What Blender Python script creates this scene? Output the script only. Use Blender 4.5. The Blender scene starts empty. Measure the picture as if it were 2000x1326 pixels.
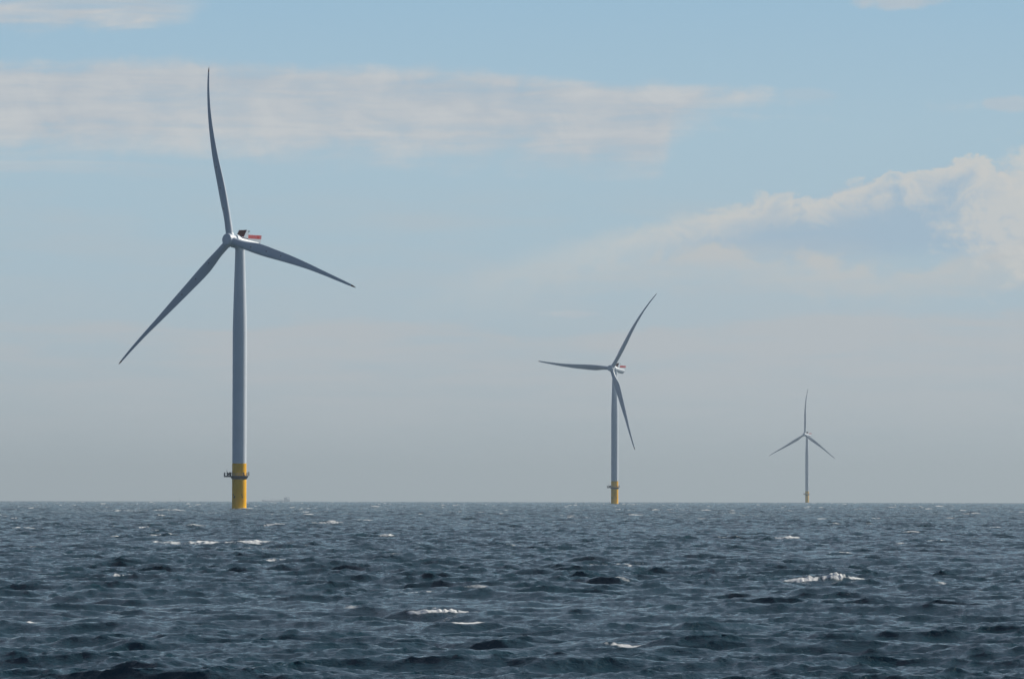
import bpy, bmesh, math, random
import numpy as np
from mathutils import Vector, Matrix

random.seed(5)
RNG = np.random.default_rng(11)
scene = bpy.context.scene
COL = scene.collection
rad = math.radians

# ------------------------------------------------------------------ camera
CAM_H = 6.05                 # eye height above the water, metres
EARTH = 7.4e6                # earth radius with refraction: the sea curves away
FPX = 10340.0                # focal length in 2000-pixel-wide photo pixels
HORIZ_DIP = math.sqrt(2 * CAM_H / EARTH)
cam_d = bpy.data.cameras.new('camera')
cam = bpy.data.objects.new('camera', cam_d)
COL.objects.link(cam)
cam_d.sensor_width = 36.0
cam_d.lens = 36.0 * FPX / 2000.0
cam_d.clip_start = 1.0
cam_d.clip_end = 200000.0
PITCH = math.atan((967.3 - 663.0) / FPX)
ROLL = rad(0.11)
cam.matrix_world = (Matrix.Translation((0, 0, CAM_H)) @ Matrix.Rotation(math.pi / 2 + PITCH, 4, 'X')
                    @ Matrix.Rotation(ROLL, 4, 'Z'))
scene.camera = cam

# ------------------------------------------------------------------ colour management
scene.view_settings.view_transform = 'Standard'
scene.view_settings.look = 'None'
scene.view_settings.gamma = 1.0
scene.view_settings.exposure = 0.0
scene.render.film_transparent = False
scene.cycles.use_denoising = True
scene.cycles.max_bounces = 6
scene.cycles.volume_bounces = 0
scene.cycles.sample_clamp_direct = 1.3
scene.cycles.sample_clamp_indirect = 1.0

# ------------------------------------------------------------------ sun
SUN_AZ, SUN_EL = rad(58.0), rad(33.0)      # azimuth to the right of the view direction
sun_dir = Vector((math.sin(SUN_AZ) * math.cos(SUN_EL), math.cos(SUN_AZ) * math.cos(SUN_EL), math.sin(SUN_EL)))
sd = bpy.data.lights.new('sun', 'SUN')
sd.energy = 5.0
sd.angle = rad(0.5)
sd.color = (1.0, 0.92, 0.80)
sun = bpy.data.objects.new('sun', sd)
COL.objects.link(sun)
sun.rotation_euler = sun_dir.to_track_quat('Z', 'Y').to_euler()
sun.location = (200, 200, 400)


# ------------------------------------------------------------------ node expressions
class X:
    """a scalar node socket (or number) with arithmetic"""
    def __init__(s, nt, v):
        s.nt, s.v = nt, v

    def op(s, name, *others, clamp=False):
        n = s.nt.nodes.new('ShaderNodeMath')
        n.operation = name
        n.use_clamp = clamp
        for i, o in enumerate((s,) + others):
            o = o.v if isinstance(o, X) else o
            if isinstance(o, (int, float)):
                n.inputs[i].default_value = o
            else:
                s.nt.links.new(o, n.inputs[i])
        return X(s.nt, n.outputs[0])
    def __add__(s, o): return s.op('ADD', o)
    __radd__ = __add__
    def __sub__(s, o): return s.op('SUBTRACT', o)
    def __rsub__(s, o): return X(s.nt, o).op('SUBTRACT', s)
    def __mul__(s, o): return s.op('MULTIPLY', o)
    __rmul__ = __mul__
    def __truediv__(s, o): return s.op('DIVIDE', o)
    def sat(s): return s.op('ADD', 0.0, clamp=True)
    def max(s, o): return s.op('MAXIMUM', o)
    def min(s, o): return s.op('MINIMUM', o)
    def pow(s, o): return s.op('POWER', o)
    def abs(s): return s.op('ABSOLUTE')

    def smooth(s, a, b):
        n = s.nt.nodes.new('ShaderNodeMapRange')
        n.interpolation_type = 'SMOOTHSTEP'
        n.inputs[1].default_value, n.inputs[2].default_value = a, b
        s.nt.links.new(s.v, n.inputs[0])
        return X(s.nt, n.outputs[0])

    def curve(s, pts):
        """piecewise smooth lookup y(x)"""
        xs = [p[0] for p in pts]; ys = [p[1] for p in pts]
        x0, x1, y0, y1 = min(xs), max(xs), min(ys), max(ys)
        y1 = y1 if y1 > y0 else y0 + 1
        n = s.nt.nodes.new('ShaderNodeFloatCurve')
        c = n.mapping.curves[0]
        q = [((x - x0) / (x1 - x0), (y - y0) / (y1 - y0)) for x, y in pts]
        c.points[0].location = q[0]
        c.points[1].location = q[-1]
        for p in q[1:-1]:
            c.points.new(*p)
        n.mapping.update()
        s.nt.links.new(((s - x0) * (1.0 / (x1 - x0))).sat().v, n.inputs[1])
        return X(s.nt, n.outputs[0]) * (y1 - y0) + y0


def noise(nt, x, y, z=0.0, detail=6.0, rough=0.55, dist=0.0):
    cb = nt.nodes.new('ShaderNodeCombineXYZ')
    for i, v in enumerate((x, y, z)):
        v = v.v if isinstance(v, X) else v
        if isinstance(v, (int, float)):
            cb.inputs[i].default_value = v
        else:
            nt.links.new(v, cb.inputs[i])
    n = nt.nodes.new('ShaderNodeTexNoise')
    n.inputs['Scale'].default_value = 1.0
    n.inputs['Detail'].default_value = detail
    n.inputs['Roughness'].default_value = rough
    n.inputs['Distortion'].default_value = dist
    nt.links.new(cb.outputs[0], n.inputs['Vector'])
    return X(nt, n.outputs['Fac'])


def mixc(nt, fac, a, b):
    n = nt.nodes.new('ShaderNodeMix')
    n.data_type = 'RGBA'
    for sock, v in ((n.inputs[0], fac), (n.inputs[6], a), (n.inputs[7], b)):
        v = v.v if isinstance(v, X) else v
        if isinstance(v, (int, float)):
            sock.default_value = v
        elif isinstance(v, tuple):
            sock.default_value = (*v[:3], 1.0)
        else:
            nt.links.new(v, sock)
    return n.outputs[2]


def lin(r, g, b):
    f = lambda c: (c / 255 / 12.92) if c <= 10.3 else ((c / 255 + 0.055) / 1.055) ** 2.4
    return (f(r), f(g), f(b))


# ------------------------------------------------------------------ world: sky and clouds
def build_world():
    w = bpy.data.worlds.new('World')
    scene.world = w
    w.use_nodes = True
    nt = w.node_tree
    nt.nodes.clear()
    out = nt.nodes.new('ShaderNodeOutputWorld')
    bg = nt.nodes.new('ShaderNodeBackground')
    sky = nt.nodes.new('ShaderNodeTexSky')
    sky.sky_type = 'NISHITA'
    sky.sun_disc = False
    sky.sun_elevation = SUN_EL
    sky.sun_rotation = SUN_AZ
    sky.air_density = 1.0
    sky.dust_density = 0.6
    sky.ozone_density = 1.4
    STR = 0.052
    bg.inputs['Strength'].default_value = STR
    tc = nt.nodes.new('ShaderNodeTexCoord')
    sp = nt.nodes.new('ShaderNodeSeparateXYZ')
    nt.links.new(tc.outputs['Generated'], sp.inputs[0])
    dx, dy, dz = (X(nt, sp.outputs[i]) for i in range(3))
    el = dz.op('ARCSINE')
    az = dx.op('ARCTAN2', dy)
    x = az * FPX + 1000.0            # azimuth, in units of 1/FPX rad
    y = 967.0 - el * FPX             # elevation, same units, growing downwards
    # noises
    big = noise(nt, x * (1 / 420), y * (1 / 95), 3.1, 7, 0.55) - 0.5
    streak = noise(nt, x * (1 / 300), y * (1 / 34), 7.7, 7, 0.6, 0.3) - 0.5
    puff = noise(nt, x * (1 / 110), y * (1 / 80), 1.3, 8, 0.58, 0.4) - 0.5
    fine = noise(nt, x * (1 / 40), y * (1 / 30), 5.3, 6, 0.6) - 0.5
    edge = puff * 150 + fine * 60
    bil_p = puff.abs() * 190 + fine.abs() * 40 - 20      # cauliflower outline
    lo = lambda r, g, b: tuple(c / STR for c in lin(r, g, b))
    # clear sky low over the sea
    r = nt.nodes.new('ShaderNodeValToRGB')
    stops = [(-600, (148, 178, 198)), (0, (154, 189, 212)), (250, (166, 194, 210)), (450, (168, 193, 207)),
             (620, (172, 191, 202)), (800, (174, 186, 193)), (967, (163, 175, 182))]
    cr = r.color_ramp
    while len(cr.elements) < len(stops):
        cr.elements.new(0.5)
    for e, (p, c) in zip(cr.elements, stops):
        e.position = (p + 600) / 1567
        e.color = (*lin(*c), 1)
    nt.links.new(((y + 600) * (1 / 1567)).sat().v, r.inputs[0])
    vs = nt.nodes.new('ShaderNodeVectorMath')
    vs.operation = 'SCALE'
    vs.inputs['Scale'].default_value = 1 / STR
    nt.links.new(r.outputs[0], vs.inputs[0])
    col = vs.outputs[0]
    # A long bank of stratus, upper left
    a_top = x.curve([(-400, 118), (0, 122), (300, 112), (600, 120), (900, 128), (1150, 150), (1300, 160), (1450, 174), (1540, 188), (1640, 195)])
    a_bot = x.curve([(-400, 300), (0, 300), (400, 305), (700, 312), (1000, 320), (1150, 332), (1265, 336), (1310, 285), (1370, 240), (1450, 214), (1540, 200), (1640, 195)])
    A = (y - a_top + edge * 0.35 + big * 60 + streak * 40).smooth(-6, 34) * (a_bot - y + edge * 0.6 + streak * 90).smooth(-26, 66)
    A = A * (0.98 + streak * 1.6 + puff * 0.7).sat()
    a_tone = (0.62 + streak * 1.9 + puff * 1.7 + big * 0.8).sat()
    a_col = mixc(nt, a_tone, lo(174, 184, 195), lo(198, 202, 205))
    # wisps under it, left
    A2 = ((y - 333 + streak * 120) * (1 / 22)).abs().smooth(1.0, 0.0) * x.smooth(560, 60) * 0.45
    # B top left corner
    b_bot = x.curve([(-400, 70), (0, 74), (150, 70), (300, 62), (390, 30), (460, 0)])
    B = (b_bot - y + edge * 0.4 + streak * 40).smooth(-10, 32) * (y + 90 + edge).smooth(0, 60) * x.smooth(430, 300) * (0.66 + streak * 2.4).sat()
    # C small wisps
    def blob(cx, cy, rx, ry, k=1.0):
        q = ((x - cx) * (1 / rx)).pow(2.0) + ((y - cy) * (1 / ry)).pow(2.0)
        return (q + puff * 3.6 + fine * 2.0 + streak * 1.5).smooth(1.2, 0.1) * k
    C = blob(1750, 3, 95, 20, 0.7).max(blob(1975, 205, 75, 16, 0.55)).max(blob(1110, 613, 70, 7, 0.5)).max(blob(1580, 185, 60, 14, 0.25)).max(blob(140, 333, 140, 12, 0.3))
    # D cumulus, right: sunlit upper rim
    d_e = x.curve([(600, 620), (850, 545), (950, 508), (1050, 476), (1200, 444), (1350, 408), (1450, 388), (1530, 364), (1575, 374), (1650, 350),
                   (1720, 336), (1800, 326), (1890, 306), (1950, 318), (2010, 324), (2300, 345)])
    d_t = x.curve([(600, 110), (1000, 105), (1300, 74), (1500, 66), (1700, 74), (1850, 105), (1930, 150), (2050, 230), (2300, 240)])
    dd = y - d_e + bil_p * x.curve([(600, 0.3), (1200, 0.5), (1500, 0.9), (2300, 1.0)])
    soft = x.curve([(600, 70), (1000, 50), (1300, 26), (1500, 16), (2300, 13)])
    up = (dd / soft)
    D = up.smooth(-0.3, 1.0) * ((dd + puff * 150 + fine * 40) / d_t).smooth(1.15, 0.12) * x.smooth(700, 1450)
    D = D * (0.78 + (0.13 - puff.abs()) * 1.6 + puff * 1.4 + fine * 0.8).sat()
    Rr = blob(2070, 425, 210, 165, 0.85)
    # its shaded body
    body = (y - d_e + puff * 40).smooth(0, 40) * (530 - y + puff * 40).smooth(0, 60) * x.smooth(1150, 1500)
    # E lower sunlit band under the cumulus
    e_c = x.curve([(700, 560), (950, 545), (1150, 520), (1280, 498), (1400, 492), (1500, 502), (1680, 524), (1850, 508), (2000, 490), (2300, 478)])
    ee = y - e_c + puff * 130 + fine * 40
    E = ee.smooth(-22, 8) * ee.smooth(92, 8) * x.smooth(760, 1420) * (0.70 + puff * 2.0 + streak * 1.2).sat()
    # F wide pale layer lower down
    f_e = x.curve([(-300, 640), (0, 628), (200, 622), (400, 640), (600, 626), (800, 622), (950, 626), (1050, 652), (1200, 650), (1280, 634),
                   (1400, 626), (1550, 613), (1700, 605), (2000, 603), (2300, 598)])
    F = (y - f_e + streak * 70 + puff * 30).smooth(-4, 22) * y.smooth(960, 680) * (x.curve([(-300, 0.35), (500, 0.5), (1000, 0.75), (2300, 0.95)]) + streak * 3.0 + big * 1.6).sat()
    gap = blob(870, 662, 110, 9, 0.6)
    F = F * (1.0 - gap)
    col = mixc(nt, body * 0.9, col, lo(160, 184, 203))
    col = mixc(nt, (F * 0.95).sat(), col, lo(184, 190, 195))
    G = (y + puff * 60).smooth(515, 560) * (y + puff * 60).smooth(600, 560) * x.smooth(820, 1500) * (0.30 + streak * 2.2 + big * 0.8).sat()
    V = (big * 2.6 + streak * 1.6 + 0.22).sat() * y.smooth(330, 430) * y.smooth(900, 560) * 0.5
    col = mixc(nt, G.sat().max(V), col, lo(182, 191, 197))
    col = mixc(nt, (A.max(A2).max(B).max(C) * 0.95).sat(), col, a_col)
    col = mixc(nt, (E * 0.88).sat(), col, lo(194, 196, 196))
    col = mixc(nt, (D.max(Rr) * 0.92).sat(), col, lo(205, 205, 202))
    # higher up and behind: the physical sky, with scattered cloud
    # the low sky away from the sun is a duller blue
    away = (dx * -math.sin(SUN_AZ) + dy * -math.cos(SUN_AZ)).smooth(-0.25, 0.75)
    col = mixc(nt, away * 0.95, col, lo(44, 80, 128))
    hi = el.smooth(0.09, 0.30)
    up_n = noise(nt, dx * 3.0, dy * 3.0, dz * 5.0, 6, 0.55).smooth(0.48, 0.68)
    ahead = dy.smooth(-0.1, 0.7)
    hc = mixc(nt, up_n * 0.25 + ahead * (up_n * 0.35 + 0.38), sky.outputs[0], lo(178, 187, 207))
    col = mixc(nt, hi, col, hc)
    nt.links.new(col, bg.inputs['Color'])
    nt.links.new(bg.outputs[0], out.inputs[0])
    w.cycles.sampling_method = 'MANUAL'
    w.cycles.sample_map_resolution = 1024


build_world()


# ------------------------------------------------------------------ materials
def material(name, color, rough=0.5, var=0.12, scale=0.6, streak=0.0, metallic=0.0, spec=0.5, dirt=(0.25, 0.22, 0.18)):
    m = bpy.data.materials.new(name)
    m.use_nodes = True
    nt = m.node_tree
    b = nt.nodes['Principled BSDF']
    tc = nt.nodes.new('ShaderNodeTexCoord')
    sp = nt.nodes.new('ShaderNodeSeparateXYZ')
    nt.links.new(tc.outputs['Object'], sp.inputs[0])
    x, y, z = (X(nt, sp.outputs[i]) for i in range(3))
    n = noise(nt, x * scale, y * scale, z * scale, 5, 0.6)
    c1 = tuple(c * (1 - var) for c in color)
    c2 = tuple(min(1, c * (1 + var)) for c in color)
    col = mixc(nt, n.smooth(0.3, 0.7), c1, c2)
    if streak > 0:                      # rain-washed dirt runs, with a shape of their own
        s = noise(nt, x * 2.2, y * 2.2, z * 0.05, 4, 0.6).smooth(0.52, 0.78)
        col = mixc(nt, s * streak, col, dirt)
    nt.links.new(col, b.inputs['Base Color'])
    b.inputs['Roughness'].default_value = rough
    b.inputs['Metallic'].default_value = metallic
    b.inputs['Specular IOR Level'].default_value = spec
    return m


M_WHITE = material('light_grey_paint', (0.62, 0.70, 0.78), 0.38, 0.03, 0.12, 0.10)
M_BLADE = material('blade_paint', (0.46, 0.55, 0.64), 0.42, 0.03, 0.1)
M_YELLOW = material('yellow_paint', (0.96, 0.50, 0.002), 0.5, 0.05, 0.25, 0.22, spec=0.15, dirt=(0.55, 0.22, 0.006))
M_STEEL = material('dark_blue_steel', (0.035, 0.06, 0.10), 0.55, 0.2, 1.5)
M_GALV = material('galvanised_steel', (0.34, 0.36, 0.38), 0.5, 0.15, 2.0)
M_RED = material('red_paint', (0.60, 0.035, 0.045), 0.5, 0.08, 1.0)
M_DARKRED = material('dark_red_cooler', (0.085, 0.002, 0.008), 0.7, 0.15, 2.0, spec=0.1)
M_TIP = material('blade_tip_red', (0.10, 0.008, 0.010), 0.5, 0.1, 0.5)
M_DOT = material('marker_dark_red', (0.10, 0.012, 0.03), 0.6, 0.1, 1.0)
M_BLACK = material('dark_fitting', (0.03, 0.03, 0.035), 0.6, 0.2, 2.0)
M_HULL = material('hazed_ship_hull', (0.84, 0.87, 0.90), 0.6, 0.15, 0.1, 0.2)  # ship paints lightened towards the sky: distance haze put into the colour
M_SHIPW = material('hazed_ship_white', (0.84, 0.87, 0.90), 0.5, 0.08, 0.2)
M_SHIPD = material('hazed_ship_dark', (0.66, 0.70, 0.74), 0.6, 0.1, 0.2)  # darker fittings, paled as well to imitate fading in haze


# ------------------------------------------------------------------ mesh helpers
def finish(name, bm, mat, parent=None, smooth=True, angle=40):
    bmesh.ops.recalc_face_normals(bm, faces=bm.faces)
    me = bpy.data.meshes.new(name)
    if smooth:
        lim = rad(angle)
        for e in bm.edges:
            e.smooth = not (len(e.link_faces) == 2 and e.calc_face_angle(0) > lim)
        for f in bm.faces:
            f.smooth = True
    bm.to_mesh(me)
    bm.free()
    me.materials.append(mat)
    o = bpy.data.objects.new(name, me)
    COL.objects.link(o)
    if parent:
        o.parent = parent
    return o


def lathe(bm, prof, axis='Z', seg=64, cap=True, mtx=None):
    """prof = [(along, radius)]"""
    rings = []
    for h, r in prof:
        ring = []
        for k in range(seg):
            a = 2 * math.pi * k / seg
            p = (r * math.cos(a), r * math.sin(a), h) if axis == 'Z' else (r * math.cos(a), h, r * math.sin(a))
            p = Vector(p)
            ring.append(bm.verts.new(mtx @ p if mtx else p))
        rings.append(ring)
    for a, b in zip(rings, rings[1:]):
        for k in range(seg):
            bm.faces.new((a[k], a[(k + 1) % seg], b[(k + 1) % seg], b[k]))
    if cap:
        bm.faces.new(rings[0]); bm.faces.new(rings[-1])


def box(bm, x0, x1, y0, y1, z0, z1, f=None):
    f = f or (lambda p: p)
    v = [bm.verts.new(f(Vector((x, y, z)))) for x in (x0, x1) for y in (y0, y1) for z in (z0, z1)]
    for q in ((0, 1, 3, 2), (4, 6, 7, 5), (0, 4, 5, 1), (2, 3, 7, 6), (0, 2, 6, 4), (1, 5, 7, 3)):
        bm.faces.new([v[i] for i in q])


def tube(bm, p, q, r, seg=8, r2=None):
    p, q = Vector(p), Vector(q)
    d = (q - p)
    m = Matrix.Translation(p) @ d.to_track_quat('Z', 'Y').to_matrix().to_4x4()
    lathe(bm, [(0, r), (d.length, r2 if r2 is not None else r)], seg=seg, mtx=m)


def prism(bm, pts, x0, x1, f=None):
    """outline in (y, z), extruded along x"""
    f = f or (lambda p: p)
    a = [bm.verts.new(f(Vector((x0, y, z)))) for y, z in pts]
    b = [bm.verts.new(f(Vector((x1, y, z)))) for y, z in pts]
    bm.faces.new(a); bm.faces.new(b)
    n = len(pts)
    for i in range(n):
        bm.faces.new((a[i], a[(i + 1) % n], b[(i + 1) % n], b[i]))


def tag(o, label=None, cat=None, group=None, kind=None):
    for k, v in (('label', label), ('category', cat), ('group', group), ('kind', kind)):
        if v:
            o[k] = v
    return o


def drop(d2):
    return -d2 / (2 * EARTH)


def at(px, d):
    """lateral position at distance d of something seen at photo column px"""
    return (px - 1000.0) / FPX * d


def dist_of(px, py):
    """distance over the curved sea of a point seen at photo pixel (px, py)"""
    below = max(0.3, py - (980.5 + (px - 1000) * 0.0019)) / FPX
    s = math.sqrt(below)
    # sqrt(h/d) - sqrt(d/2R) = s
    lo_, hi_ = 20.0, 9400.0
    for _ in range(60):
        m = 0.5 * (lo_ + hi_)
        if math.sqrt(CAM_H / m) - math.sqrt(m / (2 * EARTH)) > s:
            lo_ = m
        else:
            hi_ = m
    return m


# ------------------------------------------------------------------ the sea
T1 = (at(468.0, 2350), 2350.0)
T2 = (at(1201.0, 4690), 4690.0)
T3 = (at(1576.6, 9310), 9310.0)


def spectrum(N, L, k_lo, k_hi, kp, alpha, wdir, spread, seed):
    g = np.random.default_rng(seed)
    k1 = 2 * np.pi * np.fft.fftfreq(N, L / N)
    kx, ky = np.meshgrid(k1, k1[:N // 2 + 1].copy(), indexing='ij')
    ky = np.abs(ky)
    k = np.hypot(kx, ky); k[0, 0] = 1.0
    cosd = np.abs((kx * wdir[0] + ky * wdir[1]) / k)
    sp = spread * np.clip((kp / k) ** 0.3, 0.35, 1.0)        # short waves spread more widely
    D = cosd ** (2 * sp)
    D = D * (0.75 + 0.45 * sp)
    S = alpha / 2 * k ** -4.0 * np.exp(-1.25 * (kp / k) ** 2) * (1 + 1.3 * np.exp(-((np.sqrt(k / kp) - 1) ** 2) / 0.02)) * D / 2.2
    S *= (k >= k_lo) & (k < k_hi)
    S[0, 0] = 0
    dk = 2 * np.pi / L
    H = np.fft.rfft2(g.standard_normal((N, N))) * np.sqrt(S * dk * dk) * N
    inv = lambda F: np.fft.irfft2(F, s=(N, N)).astype(np.float32)
    h = inv(H)
    Dx = inv(1j * kx / k * H)
    Dy = inv(1j * np.where(ky == 0, 0, ky) / k * H)
    jxx = inv(-kx * kx / k * H); jyy = inv(-ky * ky / k * H); jxy = inv(-kx * ky / k * H)
    return h, Dx, Dy, jxx, jyy, jxy


def bil(F, u, v):
    N = F.shape[0]
    i = np.floor(u); j = np.floor(v)
    fu = (u - i).astype(np.float32); fv = (v - j).astype(np.float32)
    i = i.astype(np.int64) % N; j = j.astype(np.int64) % N
    i1 = (i + 1) % N; j1 = (j + 1) % N
    return (F[i, j] * (1 - fu) + F[i1, j] * fu) * (1 - fv) + (F[i, j1] * (1 - fu) + F[i1, j1] * fu) * fv


def value_noise(x, y, seed):
    g = np.random.default_rng(seed)
    T = g.random((256, 256)).astype(np.float32)
    fx = x - np.floor(x); fy = y - np.floor(y)
    sx = fx * fx * (3 - 2 * fx); sy = fy * fy * (3 - 2 * fy)
    return bil(T, np.floor(x) + sx, np.floor(y) + sy)


# waves breaking at the moment of the picture: photo column, photo row of the crest foot, width m, height m, foam
BREAKERS = [(1592, 1146, 4.0, 1.15, 1.0, 0.4), (822, 1214, 2.6, 0.9, 0.8, 0.9), (503, 1031, 3.4, 1.1, 1.0, 0.6),
            (650, 1024, 4.5, 0.8, 0.9, 0.3), (8, 1014, 7.0, 0.9, 0.9, 0.2), (308, 1033, 4.5, 0.7, 0.8, 0.0),
            (347, 998, 9.0, 1.0, 1.0, 0.0), (50, 1232, 1.7, 0.75, 0.65, 0.95), (243, 1128, 2.0, 0.5, 0.7, 0.4),
            (1830, 1058, 3.4, 0.6, 0.7, 0.3), (515, 1104, 3.6, 0.7, 0.55, 0.6),
            (797, 1160, 2.2, 0.6, 0.55, 0.6), (955, 1226, 1.5, 0.5, 0.4, -0.8), (1190, 1268, 3.0, 0.5, 0.4, 0.4),
            (1195, 996, 4.5, 0.8, 0.8, 0.2), (1640, 1086, 3.6, 0.55, 0.45, 0.1), (1960, 1034, 2.6, 0.5, 0.8, 0.0), (825, 1006, 6.0, 0.8, 0.8, 0.2), (580, 1001, 6.5, 0.9, 0.8, 0.2), ]
# flat patches of old foam: column, row, length m, depth m, strength
PATCHES = [(450, 1063, 13.0, 9, 0.85), (380, 1062, 18.0, 8, 0.45), (1210, 1107, 4.5, 14, 0.65), (1090, 1052, 4.0, 6, 0.4),
           (1465, 1008, 8, 4, 0.6), (1430, 1003, 8, 4, 0.45), (240, 998, 16, 3, 0.6), (1870, 1149, 3.0, 6, 0.5),
           (1130, 1012, 7, 4, 0.5), (500, 1075, 9, 5, 0.35), (640, 1023, 7, 7, 0.6), (1660, 1050, 5, 5, 0.4), (700, 1190, 2.4, 8, 0.4), (905, 1000, 8, 3, 0.5)]


def build_sea():
    # polar net of vertices round the boat: finest where the water is close, open all round
    half = rad(6.0)
    fine_a = np.linspace(-half, half, 1240)
    side = np.concatenate([np.linspace(half, rad(25), 170)[1:], np.linspace(rad(25), rad(70), 170)[1:]])
    rest = np.linspace(rad(70), 2 * np.pi - rad(70), 60)[1:-1]
    ang = np.concatenate([-side[::-1], fine_a, side, rest])
    ang = np.unique(np.round(ang, 9))
    r_near = np.geomspace(1.5, 150, 60)[:-1]
    rs = [150.0]
    while rs[-1] < 10500:
        rs.append(rs[-1] + 0.15 * (rs[-1] / 150) ** 1.12)
    r_far = np.geomspace(rs[-1], 44000, 90)[1:]
    R = np.concatenate([r_near, rs, r_far])
    na, nr = len(ang), len(R)
    x = (R[:, None] * np.sin(ang)[None, :]).ravel()
    y = (R[:, None] * np.cos(ang)[None, :]).ravel()
    rr = np.repeat(R, na)
    # wind waves: crests roughly across the view
    wd = np.array([math.sin(rad(12)), math.cos(rad(12))])
    kp = 2 * np.pi / 15.0
    NA, LA = 2048, 311.0
    NB, LB = 2048, 113.0
    kc = 2 * np.pi / 5.0
    A = spectrum(NA, LA, 0, kc, kp, 0.0175, wd, 2.4, 21)
    B = spectrum(NB, LB, kc, 2 * np.pi / 0.25, kp, 0.033, wd, 2.1, 22)
    print('Hs', 4 * A[0].std(), 'slope small', B[0].std())
    ca, sa = math.cos(rad(9)), math.sin(rad(9))
    ua = (x * ca - y * sa) / LA * NA + 517; va = (x * sa + y * ca) / LA * NA + 91
    cb, sb = math.cos(rad(-21)), math.sin(rad(-21))
    ub = (x * cb - y * sb) / LB * NB; vb = (x * sb + y * cb) / LB * NB
    gust = 0.45 + 1.1 * (0.6 * value_noise(x / 50 + 100, y / 130 + 100, 4) + 0.4 * value_noise(x / 14 + 40, y / 40 + 40, 3))
    group = 0.84 + 0.32 * value_noise(x / 45 + 300, y / 60 + 300, 9)
    gust = gust.astype(np.float32); group = group.astype(np.float32)
    calm = np.clip((rr - 40) / 60, 0, 1).astype(np.float32)      # smooth water right round the boat's hull
    chop = 1.25
    hA = bil(A[0], ua, va) * group
    crest = np.clip((hA / A[0].std() - 1.1) / 1.4, 0, 1)          # the highest crests stay rounded
    hA = hA * (1 - 0.22 * crest)
    z = hA
    dxa = bil(A[1], ua, va) * group; dya = bil(A[2], ua, va) * group
    dxa = dxa * (1 - 0.45 * crest); dya = dya * (1 - 0.45 * crest)
    dxb = bil(B[1], ub, vb) * gust; dyb = bil(B[2], ub, vb) * gust
    ox = chop * (dxa * ca + dya * sa) + 1.15 * (dxb * cb + dyb * sb)
    hB = bil(B[0], ub, vb) * gust
    oy = -0.12 * hA - 0.15 * hB + chop * (-dxa * sa + dya * ca) + 1.15 * (-dxb * sb + dyb * cb)
    z = z + hB
    J = (1 + chop * bil(A[3], ua, va)) * (1 + chop * bil(A[4], ua, va)) - (chop * bil(A[5], ua, va)) ** 2
    vis = (rr > 160) & (rr < 6000) & (np.abs(np.arctan2(x, y)) < half)
    Jg = J - 0.25 * (group - 1)
    t0, t1 = np.percentile(Jg[vis], [0.02, 0.5])
    foam = np.clip((t1 - Jg) / (t1 - t0), 0, 1) * np.clip(value_noise(x / 35 + 60, y / 60 + 60, 31) * 3.2 - 1.45, 0, 1)
    # crests toppling at this moment: the steepest crest near each spot grows and carries foam
    for i, (px, py, wdt, hgt, fo, skew) in enumerate(BREAKERS):
        d = dist_of(px, py)
        cx, cy = at(px, d), d
        cell = 0.15 * (d / 150) ** 1.12
        hunt = np.nonzero((np.abs(x - cx) < 0.8 * wdt) & (np.abs(y - cy) < 3 + 0.035 * d))[0]
        k = hunt[np.argmax(hA[hunt] - 0.25 * J[hunt] - 0.012 * np.abs(y[hunt] - cy))]
        cx, cy = 0.7 * cx + 0.3 * x[k], y[k]
        idx = np.nonzero((np.abs(x - cx) < 2.5 * wdt) & (np.abs(y - cy) < 10 + 3 * cell))[0]
        xs, ys = x[idx], y[idx]
        s = (xs - cx) / wdt
        bow = 0.5 * s * s + 0.5 * np.sin(xs * 0.55 + i) * np.minimum(1, np.abs(s)) + 0.15 * np.sin(xs * 2.1 + 2 * i)
        t = ys - cy - bow
        env = np.exp(-(np.abs(s) / 0.85) ** 3)
        front, back = max(0.95, 1.5 * cell), max(3.2, 3 * cell)
        prof = np.where(t < 0, np.exp(-(t / front) ** 2), np.exp(-(np.abs(t) / back) ** 1.5))
        lump = value_noise(xs * 1.9 + 17 * i, ys * 0.9, 5)
        lump2 = value_noise(xs * 6.0 + 7 * i, ys * 2.0, 6)
        w = hgt * (0.15 if fo >= 0.9 else 0.06) * prof * env * (0.8 + 0.4 * lump)
        z[idx] = z[idx] + w
        oy[idx] -= 0.5 * w
        if fo <= 0:
            continue
        # foam lies on the lip and slides down the front where it topples
        e2 = np.exp(-(np.abs(s - 0.3 * skew) / 0.75) ** 3)
        run = front * (0.22 + 0.75 * fo * np.clip(0.35 + skew * s, 0, 1) + 0.25 * lump)
        band = np.where(t > 0, np.clip(1 - t / (0.35 * front + 0.6 * cell), 0, 1), np.clip(1.15 + t / run, 0, 1))
        f = np.clip(e2 * band * (-0.15 + 1.3 * lump + 1.2 * lump2) * (0.35 + 0.95 * fo) - 0.22, 0, 1)
        trail = e2 * np.clip(1 - np.abs(t - 1.6 * front) / (1.8 * front), 0, 1) * np.clip(lump * 1.6 + lump2 * 0.8 - 1.15, 0, 1) * 0.7 * fo
        f = np.maximum(f, trail)
        foam[idx] = np.maximum(foam[idx], f)
        z[idx] += f * hgt * (0.12 * (lump2 - 0.4))
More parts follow.
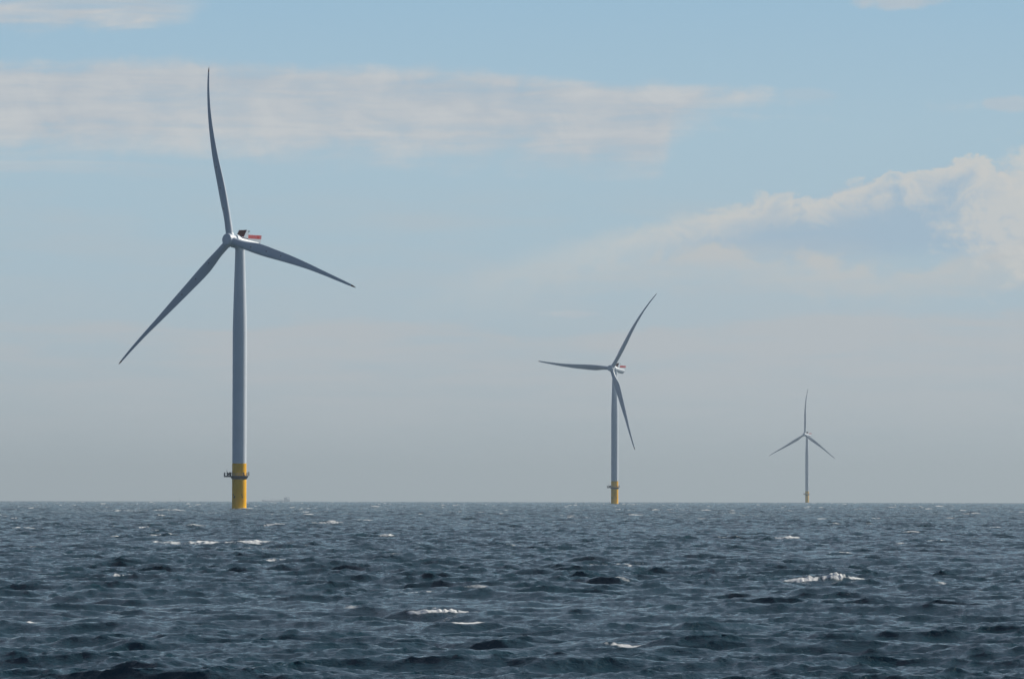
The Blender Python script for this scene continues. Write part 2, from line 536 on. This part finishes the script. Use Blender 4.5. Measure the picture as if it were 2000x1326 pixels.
    for i, (px, py, ln, dp, st) in enumerate(PATCHES):
        d = dist_of(px, py)
        dp = 0.5 * dp * d * d / (FPX * CAM_H)
        s = (x - at(px, d)) / ln; t = (y - d - 0.3 * ln * s) / dp
        near = np.nonzero((np.abs(s) < 1.2) & (np.abs(t) < 1.6))[0]
        e = np.exp(-(s[near] / 0.55) ** 4 - (t[near] / 0.6) ** 2)
        n = value_noise(x[near] * 0.9 + 5 * i, y[near] * 0.35, 40) * 0.6 + value_noise(x[near] * 3.1, y[near] * 0.9 + i, 41) * 0.4
        foam[near] = np.maximum(foam[near], np.clip(e * (n * 2.6 - 0.75), 0, 1) * st)
    # wash round the foundations
    for (tx, ty), st in ((T1, 1.0), (T2, 0.9), (T3, 0.6)):
        cell = 0.15 * (ty / 150) ** 1.12
        for ddx, wx, k in ((0, 3.7, 0.55), (5.4, 3.6, 1.0)):
            near = np.nonzero((np.abs(x - tx - ddx) < wx * 2) & (np.abs(y - ty + 2) < 8 + 2 * cell))[0]
            e = np.exp(-(np.abs(x[near] - tx - ddx) / wx) ** 4 - ((y[near] - ty + 2.5) / (3 + cell)) ** 2)
            n = value_noise(x[near] * 0.8 + 11, y[near] * 0.4, 44)
            foam[near] = np.maximum(foam[near], np.clip(e * (n + 0.35), 0, 1) * k * st)
            z[near] += e * 0.45 * k * (n + 0.2)
    gap = np.abs(np.diff(ang, append=ang[0] + 2 * np.pi))[None, :] * R[:, None]
    calm = calm * np.clip(5.0 / gap, 0, 1).ravel().astype(np.float32)     # no tall waves where the net is too wide to carry them
    z = z * calm
    fade = np.clip((26000 - rr) / 12000, 0, 1)
    z = z * fade
    zz = z + drop(rr * rr)
    co = np.empty((nr * na + 1, 3), np.float32)
    co[:-1, 0] = x + ox * calm * fade
    co[:-1, 1] = y + oy * calm * fade
    co[:-1, 2] = zz
    co[-1] = (0, 0, 0)
    # faces (closed all round)
    ii, jj = np.meshgrid(np.arange(nr - 1), np.arange(na), indexing='ij')
    j2 = (jj + 1) % na
    q = np.stack([ii * na + jj, (ii + 1) * na + jj, (ii + 1) * na + j2, ii * na + j2], -1).reshape(-1, 4)[:, ::-1].astype(np.int32)
    q = q[:, ::-1] if False else q
    tri = np.stack([np.full(na, nr * na), np.arange(na), (np.arange(na) + 1) % na], -1)[:, ::-1].astype(np.int32)
    loops = np.concatenate([q.ravel(), tri.ravel()])
    starts = np.concatenate([np.arange(len(q)) * 4, len(q) * 4 + np.arange(na) * 3]).astype(np.int32)
    me = bpy.data.meshes.new('sea')
    me.vertices.add(len(co)); me.vertices.foreach_set('co', co.ravel())
    me.loops.add(len(loops)); me.loops.foreach_set('vertex_index', loops)
    me.polygons.add(len(starts)); me.polygons.foreach_set('loop_start', starts)
    me.update(calc_edges=True)
    at_ = me.attributes.new('foam', 'FLOAT', 'POINT')
    at_.data.foreach_set('value', np.concatenate([foam, [0]]).astype(np.float32))
    n0 = me.polygons[len(q) // 2].normal
    if n0.z < 0:
        me.flip_normals()
    print('sea verts', len(co))
    m = bpy.data.materials.new('sea_water')
    m.use_nodes = True
    nt = m.node_tree
    b = nt.nodes['Principled BSDF']
    tc = nt.nodes.new('ShaderNodeTexCoord')
    sp = nt.nodes.new('ShaderNodeSeparateXYZ')
    nt.links.new(tc.outputs['Object'], sp.inputs[0])
    X_, Y_, Z_ = (X(nt, sp.outputs[i]) for i in range(3))
    fa = nt.nodes.new('ShaderNodeAttribute')
    fa.attribute_name = 'foam'
    fo = X(nt, fa.outputs['Fac'])
    lace = noise(nt, X_ * 2.4, Y_ * 1.2, Z_ * 2.0, 7, 0.68)
    fm = (fo * 1.5 + (lace - 0.5) * 1.3 * fo.smooth(0.0, 0.15) - 0.12).smooth(0.1, 0.75)
    tone = noise(nt, X_ * 0.03, Y_ * 0.012, 0.0, 4, 0.5)
    deep = mixc(nt, tone.smooth(0.35, 0.65), (0.009, 0.042, 0.062), (0.012, 0.050, 0.072))
    col = mixc(nt, fm, deep, (0.74, 0.77, 0.78))
    nt.links.new(col, b.inputs['Base Color'])
    b.inputs['IOR'].default_value = 1.333
    ro = fm * 0.7 + 0.07
    nt.links.new(ro.v, b.inputs['Roughness'])
    # ripples too short for the mesh
    rip = noise(nt, X_ * 3.6, Y_ * 5.0, 0.0, 5, 0.66, 0.4) * 0.085 + noise(nt, X_ * 11.0, Y_ * 15.0, 3.0, 3, 0.6) * 0.02
    # the net of vertices widens with distance from the boat: carry the shorter waves there as bumps
    far = (X_ * X_ + Y_ * Y_).pow(0.5).smooth(220, 2000)
    rip = rip + far * (noise(nt, X_ * 0.55, Y_ * 0.9, 8.0, 4, 0.6) * 1.9)
    bump = nt.nodes.new('ShaderNodeBump')
    bump.inputs['Strength'].default_value = 1.0
    bump.inputs['Distance'].default_value = 1.0
    nt.links.new(rip.v, bump.inputs['Height'])
    nt.links.new(bump.outputs[0], b.inputs['Normal'])
    me.materials.append(m)
    o = bpy.data.objects.new('sea', me)
    COL.objects.link(o)
    tag(o, 'dark blue green choppy sea with small white breaking crests', 'sea', kind='structure')


build_sea()

# ------------------------------------------------------------------ wind turbines
TILT = rad(6.3)
BLADE_R = 80.5


def interp(t, pts):
    return float(np.interp(t, [p[0] for p in pts], [p[1] for p in pts]))


def smooth_interp(t, pts):
    from bisect import bisect_right
    xs = [p[0] for p in pts]; ys = [p[1] for p in pts]
    i = min(max(bisect_right(xs, t) - 1, 0), len(xs) - 2)
    def m(k):
        if k == 0: return (ys[1] - ys[0]) / (xs[1] - xs[0])
        if k == len(xs) - 1: return (ys[-1] - ys[-2]) / (xs[-1] - xs[-2])
        return (ys[k + 1] - ys[k - 1]) / (xs[k + 1] - xs[k - 1])
    h = xs[i + 1] - xs[i]; u = (t - xs[i]) / h
    return ((2 * u ** 3 - 3 * u ** 2 + 1) * ys[i] + (u ** 3 - 2 * u ** 2 + u) * h * m(i)
            + (-2 * u ** 3 + 3 * u ** 2) * ys[i + 1] + (u ** 3 - u ** 2) * h * m(i + 1))


CHORD = [(0.03, 3.35), (0.07, 3.35), (0.11, 3.55), (0.16, 4.25), (0.21, 4.75), (0.27, 4.75), (0.35, 4.35), (0.48, 3.60), (0.63, 2.55), (0.75, 1.85),
         (0.87, 1.35), (0.95, 1.0), (0.985, 0.62), (1.0, 0.12)]
THICK = [(0.03, 1.0), (0.07, 1.0), (0.11, 0.86), (0.16, 0.62), (0.21, 0.47), (0.27, 0.40), (0.4, 0.30), (0.6, 0.24), (0.8, 0.20), (1.0, 0.18)]
TWIST = [(0.03, 15), (0.2, 13), (0.35, 8), (0.6, 6), (1.0, 5)]
BEND = [(0.0, 0.0), (0.08, 0.22), (0.2, 0.87), (0.317, 1.6), (0.478, 3.0), (0.63, 3.85), (0.75, 4.2), (0.87, 3.9), (0.95, 3.3), (1.0, 2.75)]
SWEEP = [(0.0, 0.0), (0.08, 0.0), (0.2, 0.15), (0.317, 0.45), (0.478, 1.0), (0.63, 1.2), (0.75, 1.0), (0.87, 0.6), (0.95, 0.25), (1.0, 0.0)]


def section(t, n=28):
    """airfoil ring at span t: +X leading edge, -Y upwind, Z span"""
    c, th, tw, w = smooth_interp(t, CHORD), smooth_interp(t, THICK), rad(smooth_interp(t, TWIST)), smooth_interp(t, BEND)
    blend = min(1, max(0, (t - 0.06) / 0.16)); blend = blend * blend * (3 - 2 * blend)
    pts = []
    for k in range(n):
        a = 2 * math.pi * k / n
        xr, yr = 0.5 * math.cos(a), 0.5 * math.sin(a)            # round root
        xa = 0.5 * math.cos(a)
        s = 0.5 - xa                                             # 0 at leading edge
        yt = 5 * (0.2969 * math.sqrt(max(s, 0)) - 0.1260 * s - 0.3516 * s ** 2 + 0.2843 * s ** 3 - 0.1020 * s ** 4)
        ya = yt * math.copysign(1, math.sin(a)) if abs(math.sin(a)) > 1e-6 else 0
        x = (1 - blend) * xr + blend * (xa - 0.12)
        y = ((1 - blend) * yr * 2 * 0.5 + blend * ya) * th
        x *= c; y *= c
        X2 = x * math.cos(tw) + y * math.sin(tw)
        Y2 = -x * math.sin(tw) + y * math.cos(tw)
        pts.append(Vector((X2 - smooth_interp(t, SWEEP), Y2 - w, t * BLADE_R)))
    return pts


def span_mesh(t0, t1, steps, cap_end):
    bm = bmesh.new()
    prev = None
    first = None
    for i in range(steps + 1):
        t = t0 + (t1 - t0) * i / steps
        ring = [bm.verts.new(p) for p in section(t)]
        if prev:
            for k in range(len(ring)):
                bm.faces.new((prev[k], prev[(k + 1) % len(ring)], ring[(k + 1) % len(ring)], ring[k]))
        else:
            bm.faces.new(ring)
        prev = ring
    bm.faces.new(prev)
    return bm


def surf_point(t, frac):
    """point on the upwind skin at span t, chord fraction frac from the leading edge"""
    pts = section(t, 120)
    best, bd = None, 9
    c = smooth_interp(t, CHORD)
    tw = rad(smooth_interp(t, TWIST))
    sw = smooth_interp(t, SWEEP)
    up = [p for p in pts if (p.y + smooth_interp(t, BEND)) * math.cos(tw) + (p.x + sw) * math.sin(tw) < 0.01]
    xs = [p.x for p in pts]
    want = max(xs) - frac * (max(xs) - min(xs))
    return min(up, key=lambda p: abs(p.x - want))


def platform_parts(root):
    # foundation
    bm = bmesh.new()
    lathe(bm, [(-14, 3.2), (3.85, 3.2), (3.86, 3.27), (4.02, 3.27), (4.03, 3.19), (12.9, 3.19), (12.95, 3.18), (20.4, 3.17)], seg=96)
    f = finish('foundation', bm, M_YELLOW, root)
    f['label'] = 'bright yellow steel foundation rising from the water'
    for a0, zz, w, h in ((-138, 6.55, 0.34, 0.40), (-127, 5.7, 0.62, 0.55), (-133, 5.45, 0.3, 0.35), (-66, 6.5, 0.26, 0.34), (-61, 5.55, 0.42, 0.36)):
        bm = bmesh.new()
        rot = Matrix.Rotation(rad(a0), 4, 'Z')
        box(bm, 3.1, 3.34, -w / 2, w / 2, zz - h / 2, zz + h / 2, lambda p: rot @ p)
        box(bm, 3.3, 3.42, -w / 5, w / 5, zz - h / 2 - 0.3, zz + h / 2 - 0.1, lambda p: rot @ p)
        finish('bracket', bm, M_BLACK, f, smooth=False)
    # platform: cone of bracing and a ring of grating
    bm = bmesh.new()
    lathe(bm, [(13.35, 3.21), (13.4, 3.3), (14.45, 3.95), (14.75, 4.05), (14.78, 3.9), (14.5, 3.22)], seg=72, cap=False)
    pf = finish('platform', bm, M_STEEL, root)
    bm = bmesh.new()
    lathe(bm, [(14.79, 3.22), (14.79, 4.55), (14.91, 4.55), (14.91, 3.22)], seg=72, cap=False)
    box(bm, -6.75, -3.6, -2.2, 1.3, 14.76, 14.93)
    finish('deck', bm, M_GALV, pf, smooth=False)
    bm = bmesh.new()
    box(bm, -6.7, -3.9, -2.15, -1.95, 14.3, 14.76); box(bm, -6.7, -3.9, 1.05, 1.25, 14.3, 14.76)
    box(bm, -6.7, -6.45, -1.95, 1.05, 14.35, 14.76)
    finish('deck_beam', bm, M_STEEL, pf, smooth=False)
    # railing
    bm = bmesh.new()
    ring = [(4.45 * math.cos(rad(a)), 4.45 * math.sin(rad(a))) for a in range(-150, 166, 9)]
    path = [(-3.86, -2.12), (-6.68, -2.12), (-6.68, -0.4), (-6.68, 1.22), (-4.28, 1.22)]
    for i, (x, y) in enumerate(ring):
        tube(bm, (x, y, 14.9), (x, y, 16.1), 0.05, 6)
    for pts in (ring, path):
        for (xa, ya), (xb, yb) in zip(pts, pts[1:]):
            for hh in (15.35, 15.75, 16.1):
                tube(bm, (xa, ya, hh), (xb, yb, hh), 0.035, 6)
    for x, y in path + [(-5.3, -2.12), (-5.3, 1.22)]:
        tube(bm, (x, y, 14.9), (x, y, 16.1), 0.06, 6)
    finish('railing', bm, M_GALV, pf, smooth=False)
    # cabinets and lockers on the deck
    for x, y, w, h in ((-6.4, -1.6, 0.5, 1.45), (-5.15, -1.5, 0.62, 1.55), (-4.75, -1.2, 0.3, 1.2), (2.1, -3.7, 0.42, 1.5), (3.55, -2.4, 0.36, 1.55), (4.25, -1.0, 0.34, 1.75)):
        bm = bmesh.new()
        box(bm, x - w / 2, x + w / 2, y - w / 2, y + w / 2, 14.92, 14.92 + h)
        bmesh.ops.bevel(bm, geom=bm.edges[:], offset=0.04, segments=1, affect='EDGES')
        box(bm, x - w * 0.38, x + w * 0.38, y - w / 2 - 0.03, y - w / 2 + 0.01, 15.0, 14.85 + h)
        finish('cabinet', bm, M_STEEL, pf, smooth=False)
    # davit crane
    bm = bmesh.new()
    lathe(bm, [(14.92, 0.42), (15.5, 0.42), (15.55, 0.6), (16.2, 0.62), (16.45, 0.45), (16.5, 0.2)], seg=20, mtx=Matrix.Translation((-3.95, -1.9, 0)))
    tube(bm, (-3.95, -1.9, 16.1), (-5.4, -1.75, 15.75), 0.16, 10, 0.1)
    tube(bm, (-5.3, -1.75, 15.7), (-5.3, -1.75, 15.2), 0.05, 6)
    finish('davit_crane', bm, M_STEEL, pf)
    bm = bmesh.new()
    tube(bm, (-5.42, -1.2, 14.92), (-5.42, -1.2, 18.0), 0.07, 8, 0.03)
    box(bm, -5.55, -5.3, -1.32, -1.08, 16.7, 16.95)
    finish('antenna_mast', bm, M_STEEL, pf, smooth=False)


def build_turbine():
    root = bpy.data.objects.new('wind_turbine', None)
    COL.objects.link(root)
    platform_parts(root)
    bm = bmesh.new()
    prof = [(20.41, 3.15)]
    for z in (38.0, 58.0, 79.0):
        prof += [(z - 0.12, 3.15), (z - 0.1, 3.165), (z + 0.1, 3.165), (z + 0.12, 3.15)]
    for z, r in ((86, 3.0), (98.0, 2.66), (108, 2.36), (115.3, 2.14)):
        prof += [(z, r)]
    prof += [(115.35, 2.35), (116.4, 2.4), (117.0, 2.3)]
    lathe(bm, prof, seg=96)
    finish('tower', bm, M_WHITE, root, angle=30)
    # door above the platform
    bm = bmesh.new()
    rot = Matrix.Rotation(rad(-168), 4, 'Z')
    prism(bm, [(-0.45, 14.95), (0.45, 14.95), (0.45, 16.8), (0.25, 17.1), (-0.25, 17.1), (-0.45, 16.8)], 3.0, 3.22, lambda p: rot @ p)
    d = finish('door', bm, M_STEEL, root, smooth=False)
    bm = bmesh.new()
    box(bm, 3.2, 3.28, 0.25, 0.33, 15.8, 16.1, lambda p: rot @ p)
    finish('handle', bm, M_BLACK, d, smooth=False)
    # nacelle, in its own frame: origin at the hub centre, -Y upwind
    bm = bmesh.new()
    lathe(bm, [(1.95, 1.6), (2.0, 2.6), (2.2, 3.05), (3.9, 3.08), (4.2, 2.85), (4.25, 2.70), (16.2, 2.66), (16.75, 2.45), (17.0, 2.05), (17.05, 1.0)], 'Y', seg=72)
    nac = finish('nacelle', bm, M_WHITE, root, angle=28)
    T = math.tan(TILT)
    lev = lambda p: Vector((p.x, p.y, p.z + T * p.y))              # level parts on the tilted nacelle
    bm = bmesh.new()
    prism(bm, [(9.0, -0.3), (17.7, -0.9), (18.0, 1.05), (8.9, 1.05)], -2.35, 2.35, lev)
    bmesh.ops.bevel(bm, geom=bm.edges[:], offset=0.12, segments=2, affect='EDGES')
    hp = finish('hoist_platform', bm, M_WHITE, nac, angle=30)
    bm = bmesh.new()
    x1, y0, y1 = 2.3, 9.0, 17.9
    for hh in (1.18, 1.48, 1.78, 2.08, 2.38, 2.62):
        for q in ((-x1, x1, y0, y0 + 0.08), (-x1, x1, y1 - 0.08, y1), (-x1, -x1 + 0.08, y0, y1), (x1 - 0.08, x1, y0, y1)):
            box(bm, *q, hh - 0.085, hh + 0.085, lev)
    n = 15
    for i in range(n + 1):
        yy = y0 + (y1 - y0) * i / n
        for xx in (-x1 - 0.02, x1 - 0.1):
            box(bm, xx, xx + 0.12, yy - 0.07, yy + 0.07, 1.0, 2.66, lev)
    for i in range(1, 7):
        xx = -x1 + 2 * x1 * i / 7
        for yy in (y0 - 0.02, y1 - 0.1):
            box(bm, xx - 0.07, xx + 0.07, yy, yy + 0.12, 1.0, 2.66, lev)
    finish('safety_railing', bm, M_RED, hp, smooth=False)
    # cooler: leaning panel between two white cheeks
    bm = bmesh.new()
    prism(bm, [(6.05, 2.55), (6.4, 2.55), (8.25, 5.62), (7.95, 5.75)], -2.28, 2.28)
    cooler = finish('cooler', bm, M_DARKRED, nac, smooth=False)
    bm = bmesh.new()
    for i in range(9):
        xx = -2.0 + 4.0 * i / 8
        prism(bm, [(6.02, 2.65), (6.06, 2.65), (7.97, 5.7), (7.93, 5.72)], xx - 0.05, xx + 0.05)
    finish('fin', bm, M_DARKRED, cooler, smooth=False)
    for sx in (-1, 1):
        bm = bmesh.new()
        xa, xb = sorted((sx * 2.29, sx * 2.45))
        prism(bm, [(5.95, 2.0), (9.0, 2.0), (9.0, 3.2), (8.5, 5.7), (7.86, 5.82)], xa, xb)
        finish('cheek', bm, M_WHITE, nac, smooth=False)
    bm = bmesh.new()
    tube(bm, (2.0, 9.3, 3.2), (2.0, 9.3, 5.5), 0.06, 8)
    tube(bm, (1.6, 9.3, 5.2), (2.5, 9.3, 5.2), 0.05, 6)
    box(bm, 2.4, 2.6, 9.0, 9.6, 5.05, 5.5)
    lathe(bm, [(5.2, 0.05), (5.3, 0.2), (5.5, 0.2), (5.6, 0.05)], seg=10, mtx=Matrix.Translation((1.6, 9.3, 0)))
    finish('wind_vane', bm, M_STEEL, nac, smooth=False)
    # hub
    bm = bmesh.new()
    lathe(bm, [(-2.98, 0.6), (-2.96, 1.9), (-2.86, 2.35), (-2.6, 2.6), (-2.1, 2.68), (1.4, 2.68), (1.8, 2.5), (1.93, 2.2)], 'Y', seg=72)
    for k in range(3):
        m = Matrix.Rotation(k * 2 * math.pi / 3, 4, 'Y')
        lathe(bm, [(0.6, 1.85), (2.75, 1.88), (3.0, 1.80)], seg=48, mtx=m)
    hub = finish('hub', bm, M_WHITE, root, angle=30)
    # blades: one mesh, three children
    blade_bm = span_mesh(0.034, 0.968, 90, False)
    tip_bm = span_mesh(0.968, 1.0, 10, True)
    b0 = finish('blade', blade_bm, M_BLADE, root, angle=60)
    t0 = finish('blade_tip', tip_bm, M_TIP, b0, angle=60)
    t0['label'] = 'dark red blade tip'
    for t, fr in ((0.18, 0.50), (0.30, 0.52), (0.42, 0.55)):
        bm = bmesh.new()
        p = surf_point(t, fr)
        lathe(bm, [(-0.12, 0.27), (0.05, 0.27), (0.07, 0.22)], 'Y', seg=14, mtx=Matrix.Translation(p) @ Matrix.Rotation(math.pi, 4, 'Z'))
        finish('marker', bm, M_DOT, b0)
    blades = [b0]
    for k in (1, 2):
        b = b0.copy(); COL.objects.link(b); b.parent = root
        for ch in b0.children:
            c = ch.copy(); COL.objects.link(c); c.parent = b
        blades.append(b)
    return root


def pose(root, pos, yaw, az, overhang, hub_z):
    """set the yaw of the nacelle and the angle of the rotor"""
    root.location = (pos[0], pos[1], drop(pos[0] ** 2 + pos[1] ** 2))
    base = Matrix.Rotation(-rad(yaw), 4, 'Z') @ Matrix.Rotation(-TILT, 4, 'X')
    up = Matrix.Rotation(-rad(yaw), 4, 'Z') @ Vector((0, -overhang, 0))
    hubc = Matrix.Translation((up.x, up.y, hub_z))
    k = 0
    for ch in root.children:
        kind = ch.name.split('.')[0]
        if kind == 'nacelle':
            ch.matrix_local = hubc @ base
        elif kind == 'hub':
            ch.matrix_local = hubc @ base @ Matrix.Rotation(rad(az), 4, 'Y')
        elif kind == 'blade':
            ch.matrix_local = hubc @ base @ Matrix.Rotation(rad(az + 120 * k), 4, 'Y')
            k += 1


def copy_tree(o, parent=None):
    c = o.copy()
    COL.objects.link(c)
    if parent:
        c.parent = parent
    for ch in o.children:
        copy_tree(ch, c)
    return c


proto = build_turbine()
LABELS = ['tall pale grey wind turbine with bright yellow base, nearest and largest of the three',
          'mid-sized wind turbine standing between the largest one and the faint far one',
          'small faint hazy wind turbine on the horizon, farthest and smallest of the three']
SPOTS = [(T1, 38.3, -13.1, 6.5, 119.2), (T2, 37.5, 35.3, 5.0, 120.0), (T3, 36.8, 2.2, 7.6, 119.7)]
roots = [proto] + [copy_tree(proto) for _ in range(2)]
for r_, lb, (p_, yw, az_, ov, hz_) in zip(roots, LABELS, SPOTS):
    tag(r_, lb, 'wind turbine', 'wind turbines in a row out at sea')
    pose(r_, p_, yw, az_, ov, hz_)


# ------------------------------------------------------------------ ships beyond the horizon
def ship(px, d, length, label, heading=0.0, big=True):
    root = bpy.data.objects.new('cargo_ship', None)
    COL.objects.link(root)
    tag(root, label, 'ship', 'hazy ships on the horizon')
    L = length
    bm = bmesh.new()
    # hull outline in plan, bow at -X
    top = [(-0.5, 0), (-0.46, 0.05), (-0.36, 0.085), (0.42, 0.085), (0.49, 0.07), (0.5, 0.0)]
    out = [(x * L, y * L) for x, y in top] + [(x * L, -y * L) for x, y in top[-2:0:-1]]
    def ring(z, s):
        return [bm.verts.new((x * (s if x < 0 else 1), y * s, z + (3.5 if x < -0.4 * L and z > 5 else 0))) for x, y in out]
    a, b = ring(-6, 0.9), ring(15.5, 1.0)
    bm.faces.new(a); bm.faces.new(b)
    for i in range(len(a)):
        bm.faces.new((a[i], a[(i + 1) % len(a)], b[(i + 1) % len(a)], b[i]))
    finish('hull', bm, M_HULL, root, smooth=False)
    # deckhouse aft
    bm = bmesh.new()
    x0 = 0.27 * L
    box(bm, x0, x0 + 0.21 * L, -0.07 * L, 0.07 * L, 15.4, 21.5)
    box(bm, x0 + 1, x0 + 0.13 * L, -0.065 * L, 0.065 * L, 21.4, 26)
    box(bm, x0 + 0.5, x0 + 0.125 * L, -0.085 * L, 0.085 * L, 26, 28.8)
    sup = finish('superstructure', bm, M_SHIPW, root, smooth=False)
    bm = bmesh.new()
    for k in range(3):
        box(bm, x0 - 0.06 + 0.5, x0 + 0.49, -0.075 * L + k * 0.05 * L, -0.035 * L + k * 0.05 * L, 26.8, 28.2)
    finish('window', bm, M_SHIPD, sup, smooth=False)
    bm = bmesh.new()
    prism(bm, [(-1.6, 21.4), (1.6, 21.4), (1.3, 31.5), (-1.3, 31.5)], x0 + 0.155 * L, x0 + 0.19 * L)
    finish('funnel', bm, M_SHIPD, root, smooth=False)
    bm = bmesh.new()
    tube(bm, (x0 + 0.1 * L, 0, 28.8), (x0 + 0.1 * L, 0, 40.5), 0.9, 8, 0.35)
    tube(bm, (x0 + 0.1 * L, -2.5, 34), (x0 + 0.1 * L, 2.5, 34), 0.3, 6)
    finish('mast', bm, M_SHIPD, root)
    bm = bmesh.new()
    tube(bm, (-0.40 * L, 0, 15.4), (-0.40 * L, 0, 30.5), 0.8, 8, 0.4)
    tube(bm, (-0.40 * L, -2, 27), (-0.40 * L, 2, 27), 0.3, 6)
    finish('foremast', bm, M_SHIPD, root)
    if big:
        for xx in (-0.12, 0.08):
            bm = bmesh.new()
            tube(bm, (xx * L, 0, 15.4), (xx * L, 0, 24.5), 1.0, 8)
            tube(bm, (xx * L, 0, 23.5), ((xx + 0.14) * L, 0, 21.0), 0.6, 8)
            finish('deck_crane', bm, M_SHIPD, root)
        bm = bmesh.new()
        box(bm, -0.33 * L, 0.24 * L, -0.05 * L, 0.05 * L, 15.4, 18.0)
        finish('cargo_hatch', bm, M_HULL, root, smooth=False)
    x = at(px, d)
    root.location = (x, d, drop(x * x + d * d))
    root.rotation_euler = (0, 0, rad(heading))


ship(540, 22000, 119, 'faint grey cargo ship on the horizon just right of the yellow turbine base', 4)
ship(346, 25000, 50, 'tiny barely visible ship on the horizon left of the largest turbine', -8, False)

# ------------------------------------------------------------------ haze
bm = bmesh.new()
box(bm, -46000, 46000, -46000, 46000, drop(44000 ** 2) - 6.0, 235.0)
mh = bpy.data.materials.new('haze_air')
mh.use_nodes = True
nt = mh.node_tree
nt.nodes.clear()
o_ = nt.nodes.new('ShaderNodeOutputMaterial')
v_ = nt.nodes.new('ShaderNodeVolumePrincipled')
v_.inputs['Color'].default_value = (0.60, 0.705, 0.775, 1)
v_.inputs['Density'].default_value = 4.5e-5
v_.inputs['Anisotropy'].default_value = 0.2
nt.links.new(v_.outputs[0], o_.inputs['Volume'])
hz = finish('haze', bm, mh, None, smooth=False)
tag(hz, 'thin pale sea haze', 'haze', kind='stuff')
hz.visible_shadow = True
